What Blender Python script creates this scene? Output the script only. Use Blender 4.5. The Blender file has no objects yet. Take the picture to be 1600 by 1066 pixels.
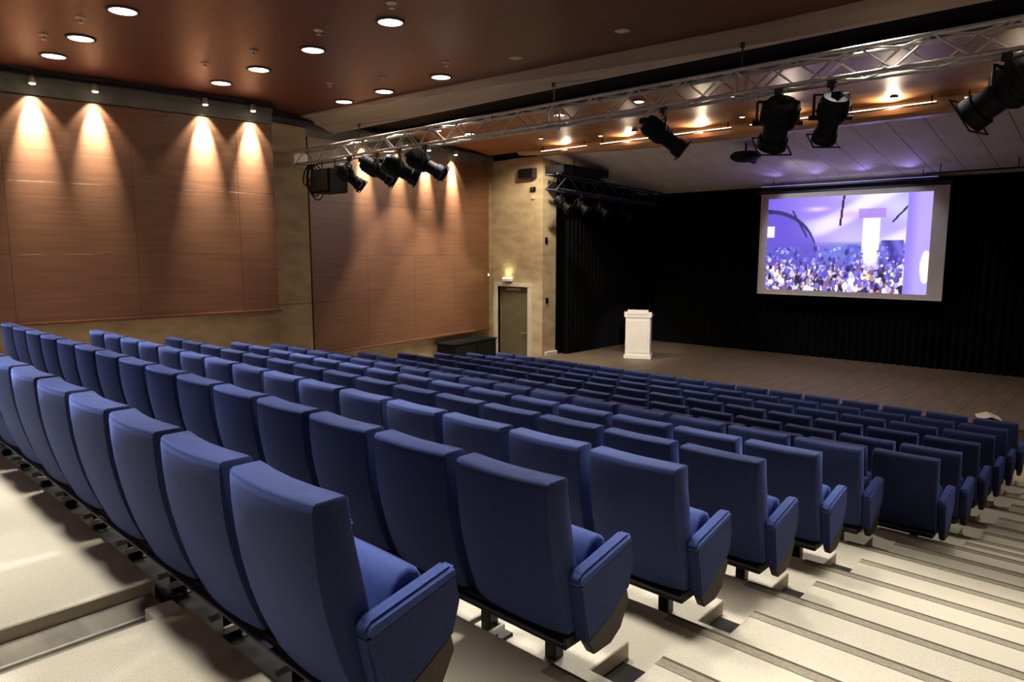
import bpy, bmesh, math, random
from mathutils import Vector, Matrix
random.seed(7)
scene = bpy.context.scene
C = scene.collection
E = 3.155                      # eye height above the lowest hall floor; heights below are given from the eye

# ------------------------------------------------------------------ camera
cam_d = bpy.data.cameras.new('camera')
cam = bpy.data.objects.new('camera', cam_d); C.objects.link(cam)
cam_d.sensor_width = 36.0; cam_d.lens = 36.0*1090/1600; cam_d.clip_start = 0.05
cam.location = (0, 0, E)
cam.rotation_euler = (math.radians(90-7.371), 0, math.radians(42.947))
scene.camera = cam
# ------------------------------------------------------------------ world, exposure
w = bpy.data.worlds.new('world'); scene.world = w; w.use_nodes = True
w.node_tree.nodes['Background'].inputs[0].default_value = (0.02, 0.02, 0.025, 1)
w.node_tree.nodes['Background'].inputs[1].default_value = 0.05
vs = scene.view_settings
vs.view_transform = 'Standard'; vs.look = 'None'; vs.gamma = 1.0; vs.use_curve_mapping = False
vs.exposure = 0.0
P_DOWN = 720.0      # watts of one ceiling downlight
P_WASH = 165.0      # watts of one wall washer
P_CANOPY = 115.0    # watts of one canopy downlight
P_GLOW = 120.0      # watts of one added strip for the canopy glow
P_PROFILE = 1900.0  # watts of the profile lantern on the lectern
P_PROJ = 170.0
P_VIOLET = 26.0     # watts of each lamp in the added violet batten

# ------------------------------------------------------------------ helpers
def lin(r, g, b):
    f = lambda c: (c/255/12.92) if c/255 <= .04045 else ((c/255+.055)/1.055)**2.4
    return (f(r), f(g), f(b), 1)

def mat(name, base, rough=.5, metal=0, base2=None, scale=(4, 4, 4), detail=4, bump=0, bscale=None, spec=.5,
        sheen=0, sheen_tint=None, emis=None, estr=0, ramp=(.35, .65), coat=0, coord='Object'):
    m = bpy.data.materials.new(name); m.use_nodes = True
    nt = m.node_tree; b = nt.nodes['Principled BSDF']
    b.inputs['Base Color'].default_value = base; b.inputs['Roughness'].default_value = rough
    b.inputs['Metallic'].default_value = metal; b.inputs['Specular IOR Level'].default_value = spec
    if coat: b.inputs['Coat Weight'].default_value = coat; b.inputs['Coat Roughness'].default_value = .25
    if sheen:
        b.inputs['Sheen Weight'].default_value = sheen; b.inputs['Sheen Roughness'].default_value = .42
        if sheen_tint: b.inputs['Sheen Tint'].default_value = sheen_tint
    if emis:
        b.inputs['Emission Color'].default_value = emis; b.inputs['Emission Strength'].default_value = estr
    if base2 or bump:
        tc = nt.nodes.new('ShaderNodeTexCoord'); mp = nt.nodes.new('ShaderNodeMapping')
        mp.inputs['Scale'].default_value = scale
        nt.links.new(tc.outputs[coord], mp.inputs[0])
        nz = nt.nodes.new('ShaderNodeTexNoise'); nz.inputs['Detail'].default_value = detail; nz.inputs['Scale'].default_value = 1
        nt.links.new(mp.outputs[0], nz.inputs['Vector'])
        if base2:
            rp = nt.nodes.new('ShaderNodeValToRGB')
            rp.color_ramp.elements[0].position = ramp[0]; rp.color_ramp.elements[1].position = ramp[1]
            rp.color_ramp.elements[0].color = base; rp.color_ramp.elements[1].color = base2
            nt.links.new(nz.outputs['Fac'], rp.inputs[0]); nt.links.new(rp.outputs[0], b.inputs['Base Color'])
        if bump:
            n2 = nz
            if bscale:
                n2 = nt.nodes.new('ShaderNodeTexNoise'); n2.inputs['Scale'].default_value = bscale; n2.inputs['Detail'].default_value = 2
                nt.links.new(tc.outputs[coord], n2.inputs['Vector'])
            bp = nt.nodes.new('ShaderNodeBump'); bp.inputs['Strength'].default_value = bump; bp.inputs['Distance'].default_value = .01
            nt.links.new(n2.outputs['Fac'], bp.inputs['Height']); nt.links.new(bp.outputs[0], b.inputs['Normal'])
    return m

M = {}
M['wood_wall'] = mat('wood_wall', lin(109, 73, 48), .42, base2=lin(122, 84, 58), scale=(1.2, 1.2, 26), detail=5, coat=.15)
M['wood_ceiling'] = mat('wood_ceiling', lin(86, 43, 28), .45, base2=lin(98, 51, 33), scale=(1, 14, 3), detail=4)
M['wood_canopy'] = mat('wood_canopy', lin(124, 80, 46), .5, base2=lin(154, 104, 62), scale=(1.2, 22, 6), detail=5, spec=.2)
M['wood_lit'] = mat('wood_lit', lin(170, 132, 90), .5, base2=lin(190, 152, 108), scale=(1.2, 14, 14), detail=4)  # lightened to paint the lit edge of the canopy lip
M['wood_ledge'] = mat('wood_ledge', lin(96, 56, 34), .5, base2=lin(116, 72, 44), scale=(8, 8, 30))
M['concrete_lit'] = mat('concrete_lit', lin(172, 152, 118), .85, base2=lin(196, 178, 142), scale=(2.2, 2.2, 5), detail=8, bump=.25, bscale=24)  # concrete lightened where the proscenium catches more light
M['concrete'] = mat('concrete', lin(144, 120, 88), .85, base2=lin(166, 142, 108), scale=(2.2, 2.2, 5), detail=8, bump=.25, bscale=24)
M['concrete_grey'] = mat('concrete_grey', lin(92, 88, 76), .85, base2=lin(112, 107, 94), scale=(3, 3, 3), detail=7, bump=.2, bscale=20)
M['concrete_beam'] = mat('concrete_beam', lin(178, 160, 138), .85, base2=lin(194, 176, 152), scale=(.8, 6, 12), detail=6, bump=.2, bscale=20)
M['terrazzo'] = mat('terrazzo', lin(184, 175, 155), .62, base2=lin(202, 194, 174), scale=(160, 160, 160), detail=3, bump=.06, bscale=260)
M['terrazzo_worn'] = mat('terrazzo_worn', lin(112, 106, 94), .75, base2=lin(146, 138, 122), scale=(1.2, 9, 9), detail=8, bump=.15, bscale=60)
M['stage'] = mat('stage', lin(104, 90, 76), .6, base2=lin(124, 108, 92), scale=(14, 1.2, 4), detail=4)
M['black_cloth'] = mat('black_cloth', lin(12, 12, 14), .95, base2=lin(16, 16, 19), scale=(30, 30, 8), spec=.1)
M['black_void'] = mat('black_void', lin(14, 13, 12), .9, spec=.1)
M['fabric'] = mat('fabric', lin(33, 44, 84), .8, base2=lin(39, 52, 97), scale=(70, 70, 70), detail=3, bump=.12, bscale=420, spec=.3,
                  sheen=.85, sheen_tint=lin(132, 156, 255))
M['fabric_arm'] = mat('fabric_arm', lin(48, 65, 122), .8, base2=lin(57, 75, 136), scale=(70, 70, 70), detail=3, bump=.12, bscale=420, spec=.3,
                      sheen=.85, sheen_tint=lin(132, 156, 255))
M['seat_brown'] = mat('seat_brown', lin(44, 34, 26), .6, base2=lin(54, 42, 32), scale=(5, 40, 5))
M['black_metal'] = mat('black_metal', lin(14, 14, 15), .45, metal=.2, base2=lin(20, 20, 22), scale=(12, 12, 12))
M['black_plastic'] = mat('black_plastic', lin(7, 7, 8), .6, base2=lin(10, 10, 11), scale=(14, 14, 14), spec=.2)
M['steel'] = mat('steel', lin(196, 192, 182), .35, metal=.75, base2=lin(214, 210, 200), scale=(20, 20, 20))
M['aluminium'] = mat('aluminium', lin(176, 168, 156), .38, metal=.55, base2=lin(196, 188, 176), scale=(25, 25, 25))
M['dark_aluminium'] = mat('dark_aluminium', lin(66, 66, 82), .45, metal=.5, base2=lin(80, 80, 96), scale=(25, 25, 25))
M['glass'] = mat('glass', lin(60, 62, 70), .08, metal=.2, base2=lin(72, 76, 86), scale=(9, 9, 9), spec=.9)
M['lectern'] = mat('lectern', lin(232, 226, 216), .5, base2=lin(240, 235, 226), scale=(3, 3, 3))
M['door'] = mat('door', lin(92, 82, 58), .55, base2=lin(106, 94, 68), scale=(3, 3, 20))
M['frame'] = mat('frame', lin(196, 184, 154), .55, base2=lin(208, 196, 168), scale=(4, 4, 4))
M['white_paint'] = mat('white_paint', lin(226, 220, 206), .6, base2=lin(234, 228, 216), scale=(4, 4, 4))
M['stage_ceiling'] = mat('stage_ceiling', lin(206, 198, 188), .8, base2=lin(218, 210, 200), scale=(3, 3, 3))
M['screen'] = mat('screen', lin(206, 200, 190), .9, base2=lin(214, 208, 198), scale=(5, 5, 5))
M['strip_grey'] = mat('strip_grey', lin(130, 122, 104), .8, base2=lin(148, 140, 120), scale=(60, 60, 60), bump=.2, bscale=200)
M['strip_shade'] = mat('strip_shade', lin(70, 60, 44), .8, base2=lin(88, 76, 58), scale=(30, 30, 30))
M['floor_shade'] = mat('floor_shade', lin(17, 14, 11), .9, base2=lin(25, 21, 16), scale=(9, 9, 9))  # near-black colour for painted shade on the floor
M['brass'] = mat('brass', lin(180, 160, 120), .35, metal=.6, base2=lin(196, 176, 136), scale=(9, 9, 9))
M['lamp_white'] = mat('lamp_white', (1, 1, 1, 1), .5, emis=(1, .93, .82, 1), estr=9, base2=(.95, .95, .95, 1))
M['lamp_warm'] = mat('lamp_warm', (1, 1, 1, 1), .5, emis=(1, .86, .64, 1), estr=16, base2=(.95, .95, .95, 1))
M['lamp_off'] = mat('lamp_off', lin(190, 165, 140), .4, base2=lin(205, 180, 155), scale=(9, 9, 9))
M['lamp_green'] = mat('lamp_green', (1, 1, .8, 1), .5, emis=(1, .86, .42, 1), estr=6, base2=(.95, .95, .8, 1))
M['violet'] = mat('violet', (.5, .45, 1, 1), .5, emis=(.38, .28, 1, 1), estr=1.5, base2=(.45, .4, .95, 1))
M['tube'] = mat('tube', (1, 1, 1, 1), .5, emis=(1, .80, .56, 1), estr=3, base2=(.95, .95, .95, 1))

class MB:
    def __init__(s): s.v = []; s.f = []
    def add(s, vs, fs):
        o = len(s.v); s.v += [tuple(p) for p in vs]; s.f += [tuple(i+o for i in f) for f in fs]; return s
    def box(s, a, b):
        x0, y0, z0 = a; x1, y1, z1 = b
        return s.add([(x0,y0,z0),(x1,y0,z0),(x1,y1,z0),(x0,y1,z0),(x0,y0,z1),(x1,y0,z1),(x1,y1,z1),(x0,y1,z1)],
                     [(0,3,2,1),(4,5,6,7),(0,1,5,4),(1,2,6,5),(2,3,7,6),(3,0,4,7)])
    def prism(s, poly, a, b, axis='x'):
        n = len(poly)
        f = {'x': lambda p, t: (t, p[0], p[1]), 'y': lambda p, t: (p[0], t, p[1]), 'z': lambda p, t: (p[0], p[1], t)}[axis]
        vs = [f(p, a) for p in poly]+[f(p, b) for p in poly]
        fs = [tuple(range(n-1, -1, -1)), tuple(range(n, 2*n))]+[(i, (i+1) % n, n+(i+1) % n, n+i) for i in range(n)]
        return s.add(vs, fs)
    def tube(s, p0, p1, r, n=8, r2=None):
        p0, p1 = Vector(p0), Vector(p1); d = (p1-p0).normalized()
        u = d.orthogonal().normalized(); v = d.cross(u); r2 = r if r2 is None else r2
        vs = [p0+(u*math.cos(2*math.pi*i/n)+v*math.sin(2*math.pi*i/n))*r for i in range(n)]
        vs += [p1+(u*math.cos(2*math.pi*i/n)+v*math.sin(2*math.pi*i/n))*r2 for i in range(n)]
        return s.add(vs, [tuple(range(n-1, -1, -1)), tuple(range(n, 2*n))]+[(i, (i+1) % n, n+(i+1) % n, n+i) for i in range(n)])
    def lathe(s, prof, n=16, c=(0, 0, 0), axis=None):
        # prof: (radius, height) pairs along the axis (default z)
        ax = Vector(axis or (0, 0, 1)).normalized(); u = ax.orthogonal().normalized(); v = ax.cross(u); c = Vector(c)
        vs = []
        for r, h in prof:
            for i in range(n):
                a = 2*math.pi*i/n; vs.append(c+ax*h+(u*math.cos(a)+v*math.sin(a))*max(r, 1e-4))
        fs = [(k*n+i, k*n+(i+1) % n, (k+1)*n+(i+1) % n, (k+1)*n+i) for k in range(len(prof)-1) for i in range(n)]
        fs += [tuple(range(n-1, -1, -1)), tuple(range((len(prof)-1)*n, len(prof)*n))]
        return s.add(vs, fs)
    def mesh(s, name, m=None, bevel=0, seg=2, smooth=False):
        me = bpy.data.meshes.new(name); me.from_pydata(s.v, [], s.f)
        bm = bmesh.new(); bm.from_mesh(me)
        bmesh.ops.recalc_face_normals(bm, faces=bm.faces)
        if bevel: bmesh.ops.bevel(bm, geom=[e for e in bm.edges if e.calc_face_angle(0) > .5], offset=bevel, segments=seg, affect='EDGES', clamp_overlap=True)
        if smooth:
            for f in bm.faces: f.smooth = True
            for e in bm.edges: e.smooth = e.calc_face_angle(0) < .75
        bm.to_mesh(me); bm.free()
        if m: me.materials.append(M[m])
        return me
    def build(s, name, m, parent=None, loc=(0, 0, 0), rz=0, **k):
        return place(name, s.mesh(name, m, **k), parent, loc, rz)

def place(name, me, parent=None, loc=(0, 0, 0), rz=0):
    o = bpy.data.objects.new(name, me); C.objects.link(o)
    o.location = loc; o.rotation_euler = (0, 0, rz)
    if parent: o.parent = parent
    return o
def tag(o, label, cat, group=None):
    o['label'] = label; o['category'] = cat
    if group: o['group'] = group
    return o
def thing(name, label, cat, loc=(0, 0, 0), rz=0, group=None):
    o = bpy.data.objects.new(name, None); C.objects.link(o); o.empty_display_size = .1
    o.location = loc; o.rotation_euler = (0, 0, rz)
    return tag(o, label, cat, group)
def struct(o, label=None):
    o['kind'] = 'structure'
    if label: o['label'] = label
    return o
def spot(name, loc, aim, power, angle, blend=.5, color=(1, 1, 1), radius=.05):
    l = bpy.data.lights.new(name, 'SPOT'); l.energy = power; l.spot_size = math.radians(angle); l.spot_blend = blend
    l.color = color; l.shadow_soft_size = radius
    o = bpy.data.objects.new(name, l); C.objects.link(o); o.location = loc
    o.rotation_euler = Vector(aim).to_track_quat('-Z', 'Y').to_euler()
    return o

ORD = ['zeroth', 'first', 'second', 'third', 'fourth', 'fifth', 'sixth', 'seventh', 'eighth', 'ninth', 'tenth', 'eleventh', 'twelfth',
       'thirteenth', 'fourteenth', 'fifteenth', 'sixteenth', 'seventeenth', 'eighteenth']

# ------------------------------------------------------------------ key numbers (metres, heights from the eye + E)
PITCH_Y = .9027
B = [1.07+PITCH_Y*k for k in range(13)]                  # riser lines
ZT = [-1.605, -1.76, -1.92, -2.09, -2.245, -2.405, -2.625, -2.765, -2.865, -2.965, -3.065, -3.155]
ZL = -1.45                                               # landing
CEIL = 2.5
def YE(x): return min(7.84, 7.84+.085*(x+3.5))                         # ceiling edge / beam face
YP = 13.25                                               # proscenium wall
STZ = -2.65                                              # stage floor
XR = 1.8                                                 # right wall
def w1x(y): return -11.6+.1*(y-4)                        # faces of the left wall panels
def w2x(y): return -13.0-.156*(y-13.25)
Y1E = 6.22                                               # end of first wall section
def wx(y): return w1x(y)-.06 if y < Y1E else w2x(y)-.06

# ------------------------------------------------------------------ floor, tiers, steps
fl = MB(); fl.prism([(-14.5, -3.2), (XR, -3.2), (XR, 18.4), (-14.5, 18.4)], -.25, -.08, 'z')
floor = struct(fl.build('floor', 'terrazzo'), 'cream speckled hall floor with raked seating tiers')
# landing behind the back row: two slabs with a shallow channel between them
XC0, XC1 = -3.17, -2.82
zl = ZL+E
MB().prism([(wx(-3), -3), (XC0, -3), (XC0, B[0]), (wx(B[0]), B[0])], -.08, zl, 'z').build('landing', 'terrazzo', floor, bevel=.006, seg=1)
MB().prism([(XC1, -3), (XR, -3), (XR, B[0]), (XC1, B[0])], -.08, zl, 'z').build('landing', 'terrazzo', floor, bevel=.006, seg=1)
MB().prism([(XC0, -3), (XC1, -3), (XC1, B[0]-.02), (XC0, B[0]-.02)], -.08, zl-.06, 'z').build('channel', 'terrazzo_worn', floor)
MB().box((XC0+.20, -3, zl-.06), (XC0+.215, B[0]-.03, zl-.05)).build('channel_strip', 'steel', floor)
MB().box((XC1-.10, B[0]-.13, zl-.055), (XC1+.02, B[0]-.02, zl+.004)).build('channel_cap', 'white_paint', floor, bevel=.004, seg=1)
for k in range(12):
    y0, y1 = B[k], (B[k+1] if k < 11 else 13.25)
    x0a, x0b = wx(y0), wx(y1)
    poly = [(x0a, y0), (XR, y0), (XR, y1), (x0b, y1)]
    if y0 < Y1E < y1:
        poly = [(x0a, y0), (XR, y0), (XR, y1), (x0b, y1), (w2x(Y1E)-.06, Y1E), (w1x(Y1E)-.06, Y1E)]
    if k < 11:
        MB().prism(poly, -.08, ZT[k]+E, 'z').build('tier', 'terrazzo', floor, bevel=.006, seg=1)
    else:
        MB().prism(poly, -.08, ZT[k]+E, 'z').build('hall_front', 'terrazzo', floor)
    # half step in the stair aisle, with a small square cut-out beside the seats
    zu = ZL if k == 0 else ZT[k-1]
    zh = (zu+ZT[k])/2+E; za = ZT[k]+E
    sh = 0 if k < 6 else .33
    a, b, c = -1.80+sh, -1.56+sh, -1.39+sh
    h = MB(); yb, yf, ym = y0, y0+PITCH_Y/2, y0+.17
    h.prism([(a, yb), (XR, yb), (XR, yf), (c, yf), (c, ym), (b, ym), (b, yf), (a, yf)], za, zh, 'z')
    h.build('half_step', 'terrazzo', floor, bevel=.005, seg=1)
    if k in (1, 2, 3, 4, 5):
        MB().box((b+.004, ym+.004, za), (c-.004, yf-.05, za+.008)).build('notch_shade', 'floor_shade', floor)  # dark sheet standing in for the shade inside the cut-out
    # non-slip strips on the two nosings of this step, edged with a painted shadow line
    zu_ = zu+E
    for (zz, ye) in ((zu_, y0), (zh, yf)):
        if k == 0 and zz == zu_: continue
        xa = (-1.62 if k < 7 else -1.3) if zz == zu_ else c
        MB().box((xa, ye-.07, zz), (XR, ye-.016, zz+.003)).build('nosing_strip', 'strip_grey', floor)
        MB().box((xa, ye-.016, zz), (XR, ye-.001, zz+.004)).build('nosing_shade', 'strip_shade', floor)
# near-black strip painting the shade behind the feet of the back row
MB().box((-11.6, B[0]+.001, ZT[0]+E), (-1.62, B[0]+.42, ZT[0]+E+.006)).build('floor_shade', 'floor_shade', floor)
# stage
st = MB().box((-11.30, 12.6, 0), (XR, 18.3, STZ+E))
stage = struct(st.build('stage_floor', 'stage'), 'low brown wooden stage floor in front of black drapes')
for i in range(27):
    x0 = -11.30+i*.5; x1 = min(x0+.496, XR)
    if x0 < XR: MB().box((x0, 12.58, STZ+E), (x1, 18.3, STZ+E+.012)).build('stage_board', 'stage', stage, bevel=.002, seg=1)

# ------------------------------------------------------------------ left wall: concrete shell with separate wood panels
wl = MB()
wl.prism([(w1x(-3)-.06, -3), (w1x(-3)-.5, -3), (w1x(Y1E)-1.2, Y1E), (w1x(Y1E)-.06, Y1E)], 0, E+CEIL, 'z')
wl.prism([(w2x(Y1E)-.06, Y1E), (w2x(Y1E)-.5, Y1E), (w2x(YP)-.5, YP), (w2x(YP)-.06, YP)], 0, E+CEIL+.2, 'z')
wall_left = struct(wl.build('wall_left', 'concrete'), 'tan concrete side wall carrying brown wood panels')
def panel(yA, yB, zA, zB, fx, g=.0018, th=.055, m='wood_wall'):
    yA += g; yB -= g; zA += g; zB -= g
    MB().prism([(fx(yA)-th, yA), (fx(yA), yA), (fx(yB), yB), (fx(yB)-th, yB)], zA+E, zB+E, 'z').build('wood_panel', m, wall_left, bevel=.0015, seg=1)
cols1 = [-2.4, -.8, .8, 2.4, 4.0, 5.58, Y1E-.02]
for a, b in zip(cols1, cols1[1:]):
    for z0, z1 in ((-1.02, -.05), (-.05, .97), (.97, 2.13)): panel(a, b, z0, z1, w1x)
cols2 = [7.29, 8.75, 10.2, 11.65, 13.05]
for a, b in zip(cols2, cols2[1:]):
    for z0, z1 in ((-2.02, -1.0), (-1.0, -.1), (-.1, .95), (.95, 2.15)): panel(a, b, z0, z1, w2x)
MB().prism([(w1x(-2.4)-.06, -2.4), (w1x(-2.4)+.05, -2.4), (w1x(Y1E)+.05, Y1E), (w1x(Y1E)-.06, Y1E)], E-1.06, E-1.02, 'z').build('ledge', 'wood_ledge', wall_left)
MB().prism([(w2x(7.29)-.06, 7.29), (w2x(7.29)+.05, 7.29), (w2x(13.05)+.05, 13.05), (w2x(13.05)-.06, 13.05)], E-2.06, E-2.02, 'z').build('ledge', 'wood_ledge', wall_left)
# pier blocks between the two wood sections, flush with the panels
for z0, z1 in ((-3.155, -1.0), (-1.0, 2.3)):
    MB().prism([(w2x(Y1E)-.055, Y1E+.02), (w2x(Y1E), Y1E+.02), (w2x(7.26), 7.26), (w2x(7.26)-.055, 7.26)], z0+E+.005, z1+E-.005, 'z').build('pier_block', 'concrete', wall_left, bevel=.006, seg=1)
# upper band and shelf over the panels
for fx, ya, yb in ((w1x, -3, Y1E), (w2x, Y1E+.02, YP)):
    MB().prism([(fx(ya)-.06, ya), (fx(ya)+.02, ya), (fx(yb)+.02, yb), (fx(yb)-.06, yb)], E+2.33, E+CEIL-.002, 'z').build('upper_band', 'concrete_grey', wall_left)
    MB().prism([(fx(ya)-.06, ya), (fx(ya)+.10, ya), (fx(yb)+.10, yb), (fx(yb)-.06, yb)], E+2.40, E+2.43, 'z').build('cove_shelf', 'black_metal', wall_left)
    MB().prism([(fx(ya)-.06, ya), (fx(ya)-.01, ya), (fx(yb)-.01, yb), (fx(yb)-.06, yb)], E+2.15, E+2.33, 'z').build('lower_band', 'concrete_grey', wall_left)
# other walls of the room (behind and right of the photographer)
struct(MB().box((-12.6, -3.2, 0), (XR, -3, E+CEIL)).build('wall_back', 'wood_wall'), 'wood panelled rear wall behind the landing')
struct(MB().box((XR, -3.2, 0), (XR+.25, 18.4, E+CEIL+.3)).build('wall_right', 'wood_wall'), 'wood panelled wall along the stair aisle')

# proscenium wall with the door
YB = YP+.52
pw = MB()
pw.box((-13.9, YP, 0), (-12.84, YB, E-.92)); pw.box((-11.78, YP, 0), (-11.30, YB, E-.92)); pw.box((-13.9, YP, E-.92), (-11.30, YB, E+2.35))
wall_p = struct(pw.build('wall_proscenium', 'concrete_lit'), 'tan concrete wall beside the stage with a door')
dr = struct(MB().box((-12.83, YP+.10, 0.02), (-11.79, YP+.15, E-.93)).build('door_1', 'door', bevel=.004, seg=1), 'dark olive door in a cream frame')
for s in (0, 1):
    xx = -12.84-.14 if s == 0 else -11.78
    MB().box((xx, YP-.03, 0.0), (xx+.14, YP+.10, E-.92)).build('door_frame', 'frame', dr, bevel=.005, seg=1)
MB().box((-12.98, YP-.03, E-.92), (-11.64, YP+.10, E-.82)).build('door_frame', 'frame', dr, bevel=.005, seg=1)
hd = MB(); hd.tube((-11.92, YP+.09, 1.05), (-11.92, YP+.04, 1.05), .012); hd.tube((-11.92, YP+.04, 1.05), (-12.05, YP+.04, 1.05), .012)
hd.build('door_handle', 'steel', dr, smooth=True)
MB().box((-12.6, YP+.06, E-1.02), (-12.1, YP+.10, E-.96)).build('door_closer', 'steel', dr, bevel=.004, seg=1)
# skirting at the proscenium foot on the stage
MB().box((-11.30, YP+.1, STZ+E+.012), (-11.24, YB+.02, STZ+E+.11)).build('skirting', 'white_paint', wall_p, bevel=.004, seg=1)

# ------------------------------------------------------------------ ceilings
ceiling = struct(MB().prism([(-12.6, -3.2), (XR, -3.2), (XR, YE(XR)), (-3.5, YE(-3.5)), (-12.6, YE(-12.6))], E+CEIL, E+CEIL+.2, 'z').build('ceiling', 'wood_ceiling'), 'dark reddish wood ceiling with round downlights')
trim = MB()
YBM, ZBM = 7.86, 2.29                                    # lower front edge of the beam: straight, while the ceiling edge runs askew
for xa, xb in ((-12.7, -3.5), (-3.5, XR)):
    trim.add([(xa, YE(xa), E+CEIL+.2), (xa, YE(xa), E+CEIL-.005), (xa, YBM, E+ZBM), (xa, YBM+.12, E+ZBM), (xa, YBM+.12, E+CEIL+.2),
              (xb, YE(xb), E+CEIL+.2), (xb, YE(xb), E+CEIL-.005), (xb, YBM, E+ZBM), (xb, YBM+.12, E+ZBM), (xb, YBM+.12, E+CEIL+.2)],
             [(0, 1, 2, 3, 4), (9, 8, 7, 6, 5), (0, 5, 6, 1), (1, 6, 7, 2), (2, 7, 8, 3), (3, 8, 9, 4), (4, 9, 5, 0)])
t1 = struct(trim.build('trim_1', 'concrete_beam'), 'grey concrete beam across the hall at the ceiling edge')
slot = struct(MB().prism([(-12.9, YBM+.12), (XR, YBM+.12), (XR, 9.55), (-12.9, 9.55)], E+2.52, E+2.72, 'z').build('ceiling_slot', 'black_void'), 'black lighting slot behind the concrete beam')
MB().box((-12.6, 9.35, E+2.42), (XR, 9.55, E+2.52)).build('slot_edge', 'black_void', slot)
cp = MB(); cp.prism([(9.55, 2.5), (12.3, 2.47), (12.95, 2.40), (12.95, 2.62), (9.55, 2.72)], -13.2, XR, 'x')
cp.v = [(x, y, z+E) for x, y, z in cp.v]
canopy = struct(cp.build('ceiling_canopy', 'wood_canopy'), 'glossy brown wood canopy in front of the stage')
lp = MB(); xs_ = [-11.9, -10.6, -9.0, -7.0, XR]; zb_ = [2.34, 2.27, 2.20, 2.165, 2.165]; rg = []
for xx, zz in zip(xs_, zb_): rg += [(xx, 12.95, E+zz+.06), (xx, 13.05, E+zz), (xx, 13.25, E+zz), (xx, 13.25, E+2.62), (xx, 12.95, E+2.62)]
lp.add(rg, [(k*5+j, k*5+(j+1) % 5, k*5+5+(j+1) % 5, k*5+5+j) for k in range(4) for j in range(5)]+[(4, 3, 2, 1, 0), (20, 21, 22, 23, 24)])
lp.build('canopy_lip', 'wood_lit', canopy)
# stage ceiling: strips of panel with open joints, falling to the back
sc = MB(); sc.prism([(13.25, 2.30), (17.9, 1.58), (17.9, 1.75), (13.25, 2.47)], -13.0, XR, 'x'); sc.v = [(x, y, z+E) for x, y, z in sc.v]
sceil = struct(sc.build('ceiling_stage', 'black_void'), 'pale panelled ceiling sloping down over the stage')
x = -11.3; pm = None
while x < XR:
    if pm is None:
        p = MB(); p.prism([(13.26, 2.262+E), (17.6, 1.59+E), (17.6, 1.625+E), (13.26, 2.297+E)], 0, .572, 'x'); pm = p.mesh('ceiling_panel', 'stage_ceiling', bevel=.004, seg=1)
    place('ceiling_panel', pm, sceil, (x, 0, 0)); x += .58
# shell behind the drapes
struct(MB().box((-13.2, 18.3, 0), (XR, 18.5, E+2)).build('wall_stage', 'black_void'), 'black back wall of the stage')

# ------------------------------------------------------------------ seats
def seat_meshes():
    lv = [(.300, .125, .185), (.34, .108, .205), (.42, .075, .200), (.52, .045, .185), (.62, .022, .165), (.72, .006, .145),
          (.82, -.002, .125), (.900, -.004, .116), (.922, -.001, .114), (.932, .010, .104)]
    xs = [-.245, -.241, -.20, -.12, 0, .12, .20, .241, .245]
    ins = [.009, .002, 0, 0, 0, 0, 0, .002, .009]
    b = MB(); rings = []
    for x, i in zip(xs, ins):
        bow = .026*((x/.243)**2-1)
        r = [(x, y+bow+i, min(max(z, .30+i*.8), .932-i*.9)) for z, y, _ in lv]
        r += [(x, f+bow-i, min(max(z, .30+i*.8), .932-i*.9)) for z, _, f in reversed(lv)]
        rings.append(r)
    n = len(rings[0]); vs = [p for r in rings for p in r]
    fs = [(k*n+j, k*n+(j+1) % n, (k+1)*n+(j+1) % n, (k+1)*n+j) for k in range(len(xs)-1) for j in range(n)]
    fs += [tuple(range(n-1, -1, -1)), tuple(range((len(xs)-1)*n, len(xs)*n))]
    b.add(vs, fs)
    back = b.mesh('backrest', 'fabric', smooth=True)
    s = MB(); pr = [(.335, .345), (.25, .355), (.222, .40), (.228, .47), (.245, .54), (.268, .595), (.300, .628), (.340, .636), (.375, .618), (.395, .575), (.375, .47), (.355, .39)]
    cy, cz = sum(p[0] for p in pr)/len(pr), sum(p[1] for p in pr)/len(pr); rg = []
    for x, i in ((-.226, .86), (-.222, .94), (-.21, .985), (-.15, 1), (0, 1.01), (.15, 1), (.21, .985), (.222, .94), (.226, .86)):
        rg += [(x, cy+(p[0]-cy)*i, cz+(p[1]-cz)*i) for p in pr]
    n = len(pr)
    s.add(rg, [(k*n+j, k*n+(j+1) % n, (k+1)*n+(j+1) % n, (k+1)*n+j) for k in range(8) for j in range(n)]+[tuple(range(n-1, -1, -1)), tuple(range(8*n, 9*n))])
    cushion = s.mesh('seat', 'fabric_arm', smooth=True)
    s = MB(); s.prism([(.335, .345), (.365, .40), (.400, .57), (.418, .565), (.385, .39), (.345, .335)], -.215, .215, 'x')
    shell = s.mesh('seat_shell', 'black_plastic', bevel=.004, seg=1)
    a = MB(); a.prism([(.125, .505), (.105, .535), (.125, .562), (.445, .628), (.466, .612), (.462, .585)], .243, .309, 'x')
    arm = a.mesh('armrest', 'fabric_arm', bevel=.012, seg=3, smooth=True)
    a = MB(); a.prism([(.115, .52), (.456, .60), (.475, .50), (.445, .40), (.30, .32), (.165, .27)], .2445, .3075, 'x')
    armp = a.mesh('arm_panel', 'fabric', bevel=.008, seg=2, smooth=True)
    a = MB(); a.prism([(.175, .27), (.30, .32), (.44, .40), (.455, .34), (.40, .24), (.33, .20), (.22, .20)], .256, .300, 'x')
    foot = a.mesh('arm_foot', 'seat_brown', bevel=.006, seg=1, smooth=True)
    return back, cushion, shell, arm, armp, foot
BACK, CUSH, SHELL, ARM, ARMP, FOOT = seat_meshes()
SP = .556
ROWS = []     # (row number, floor z, y of back tops, x of end-seat centre, number of seats)
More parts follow.
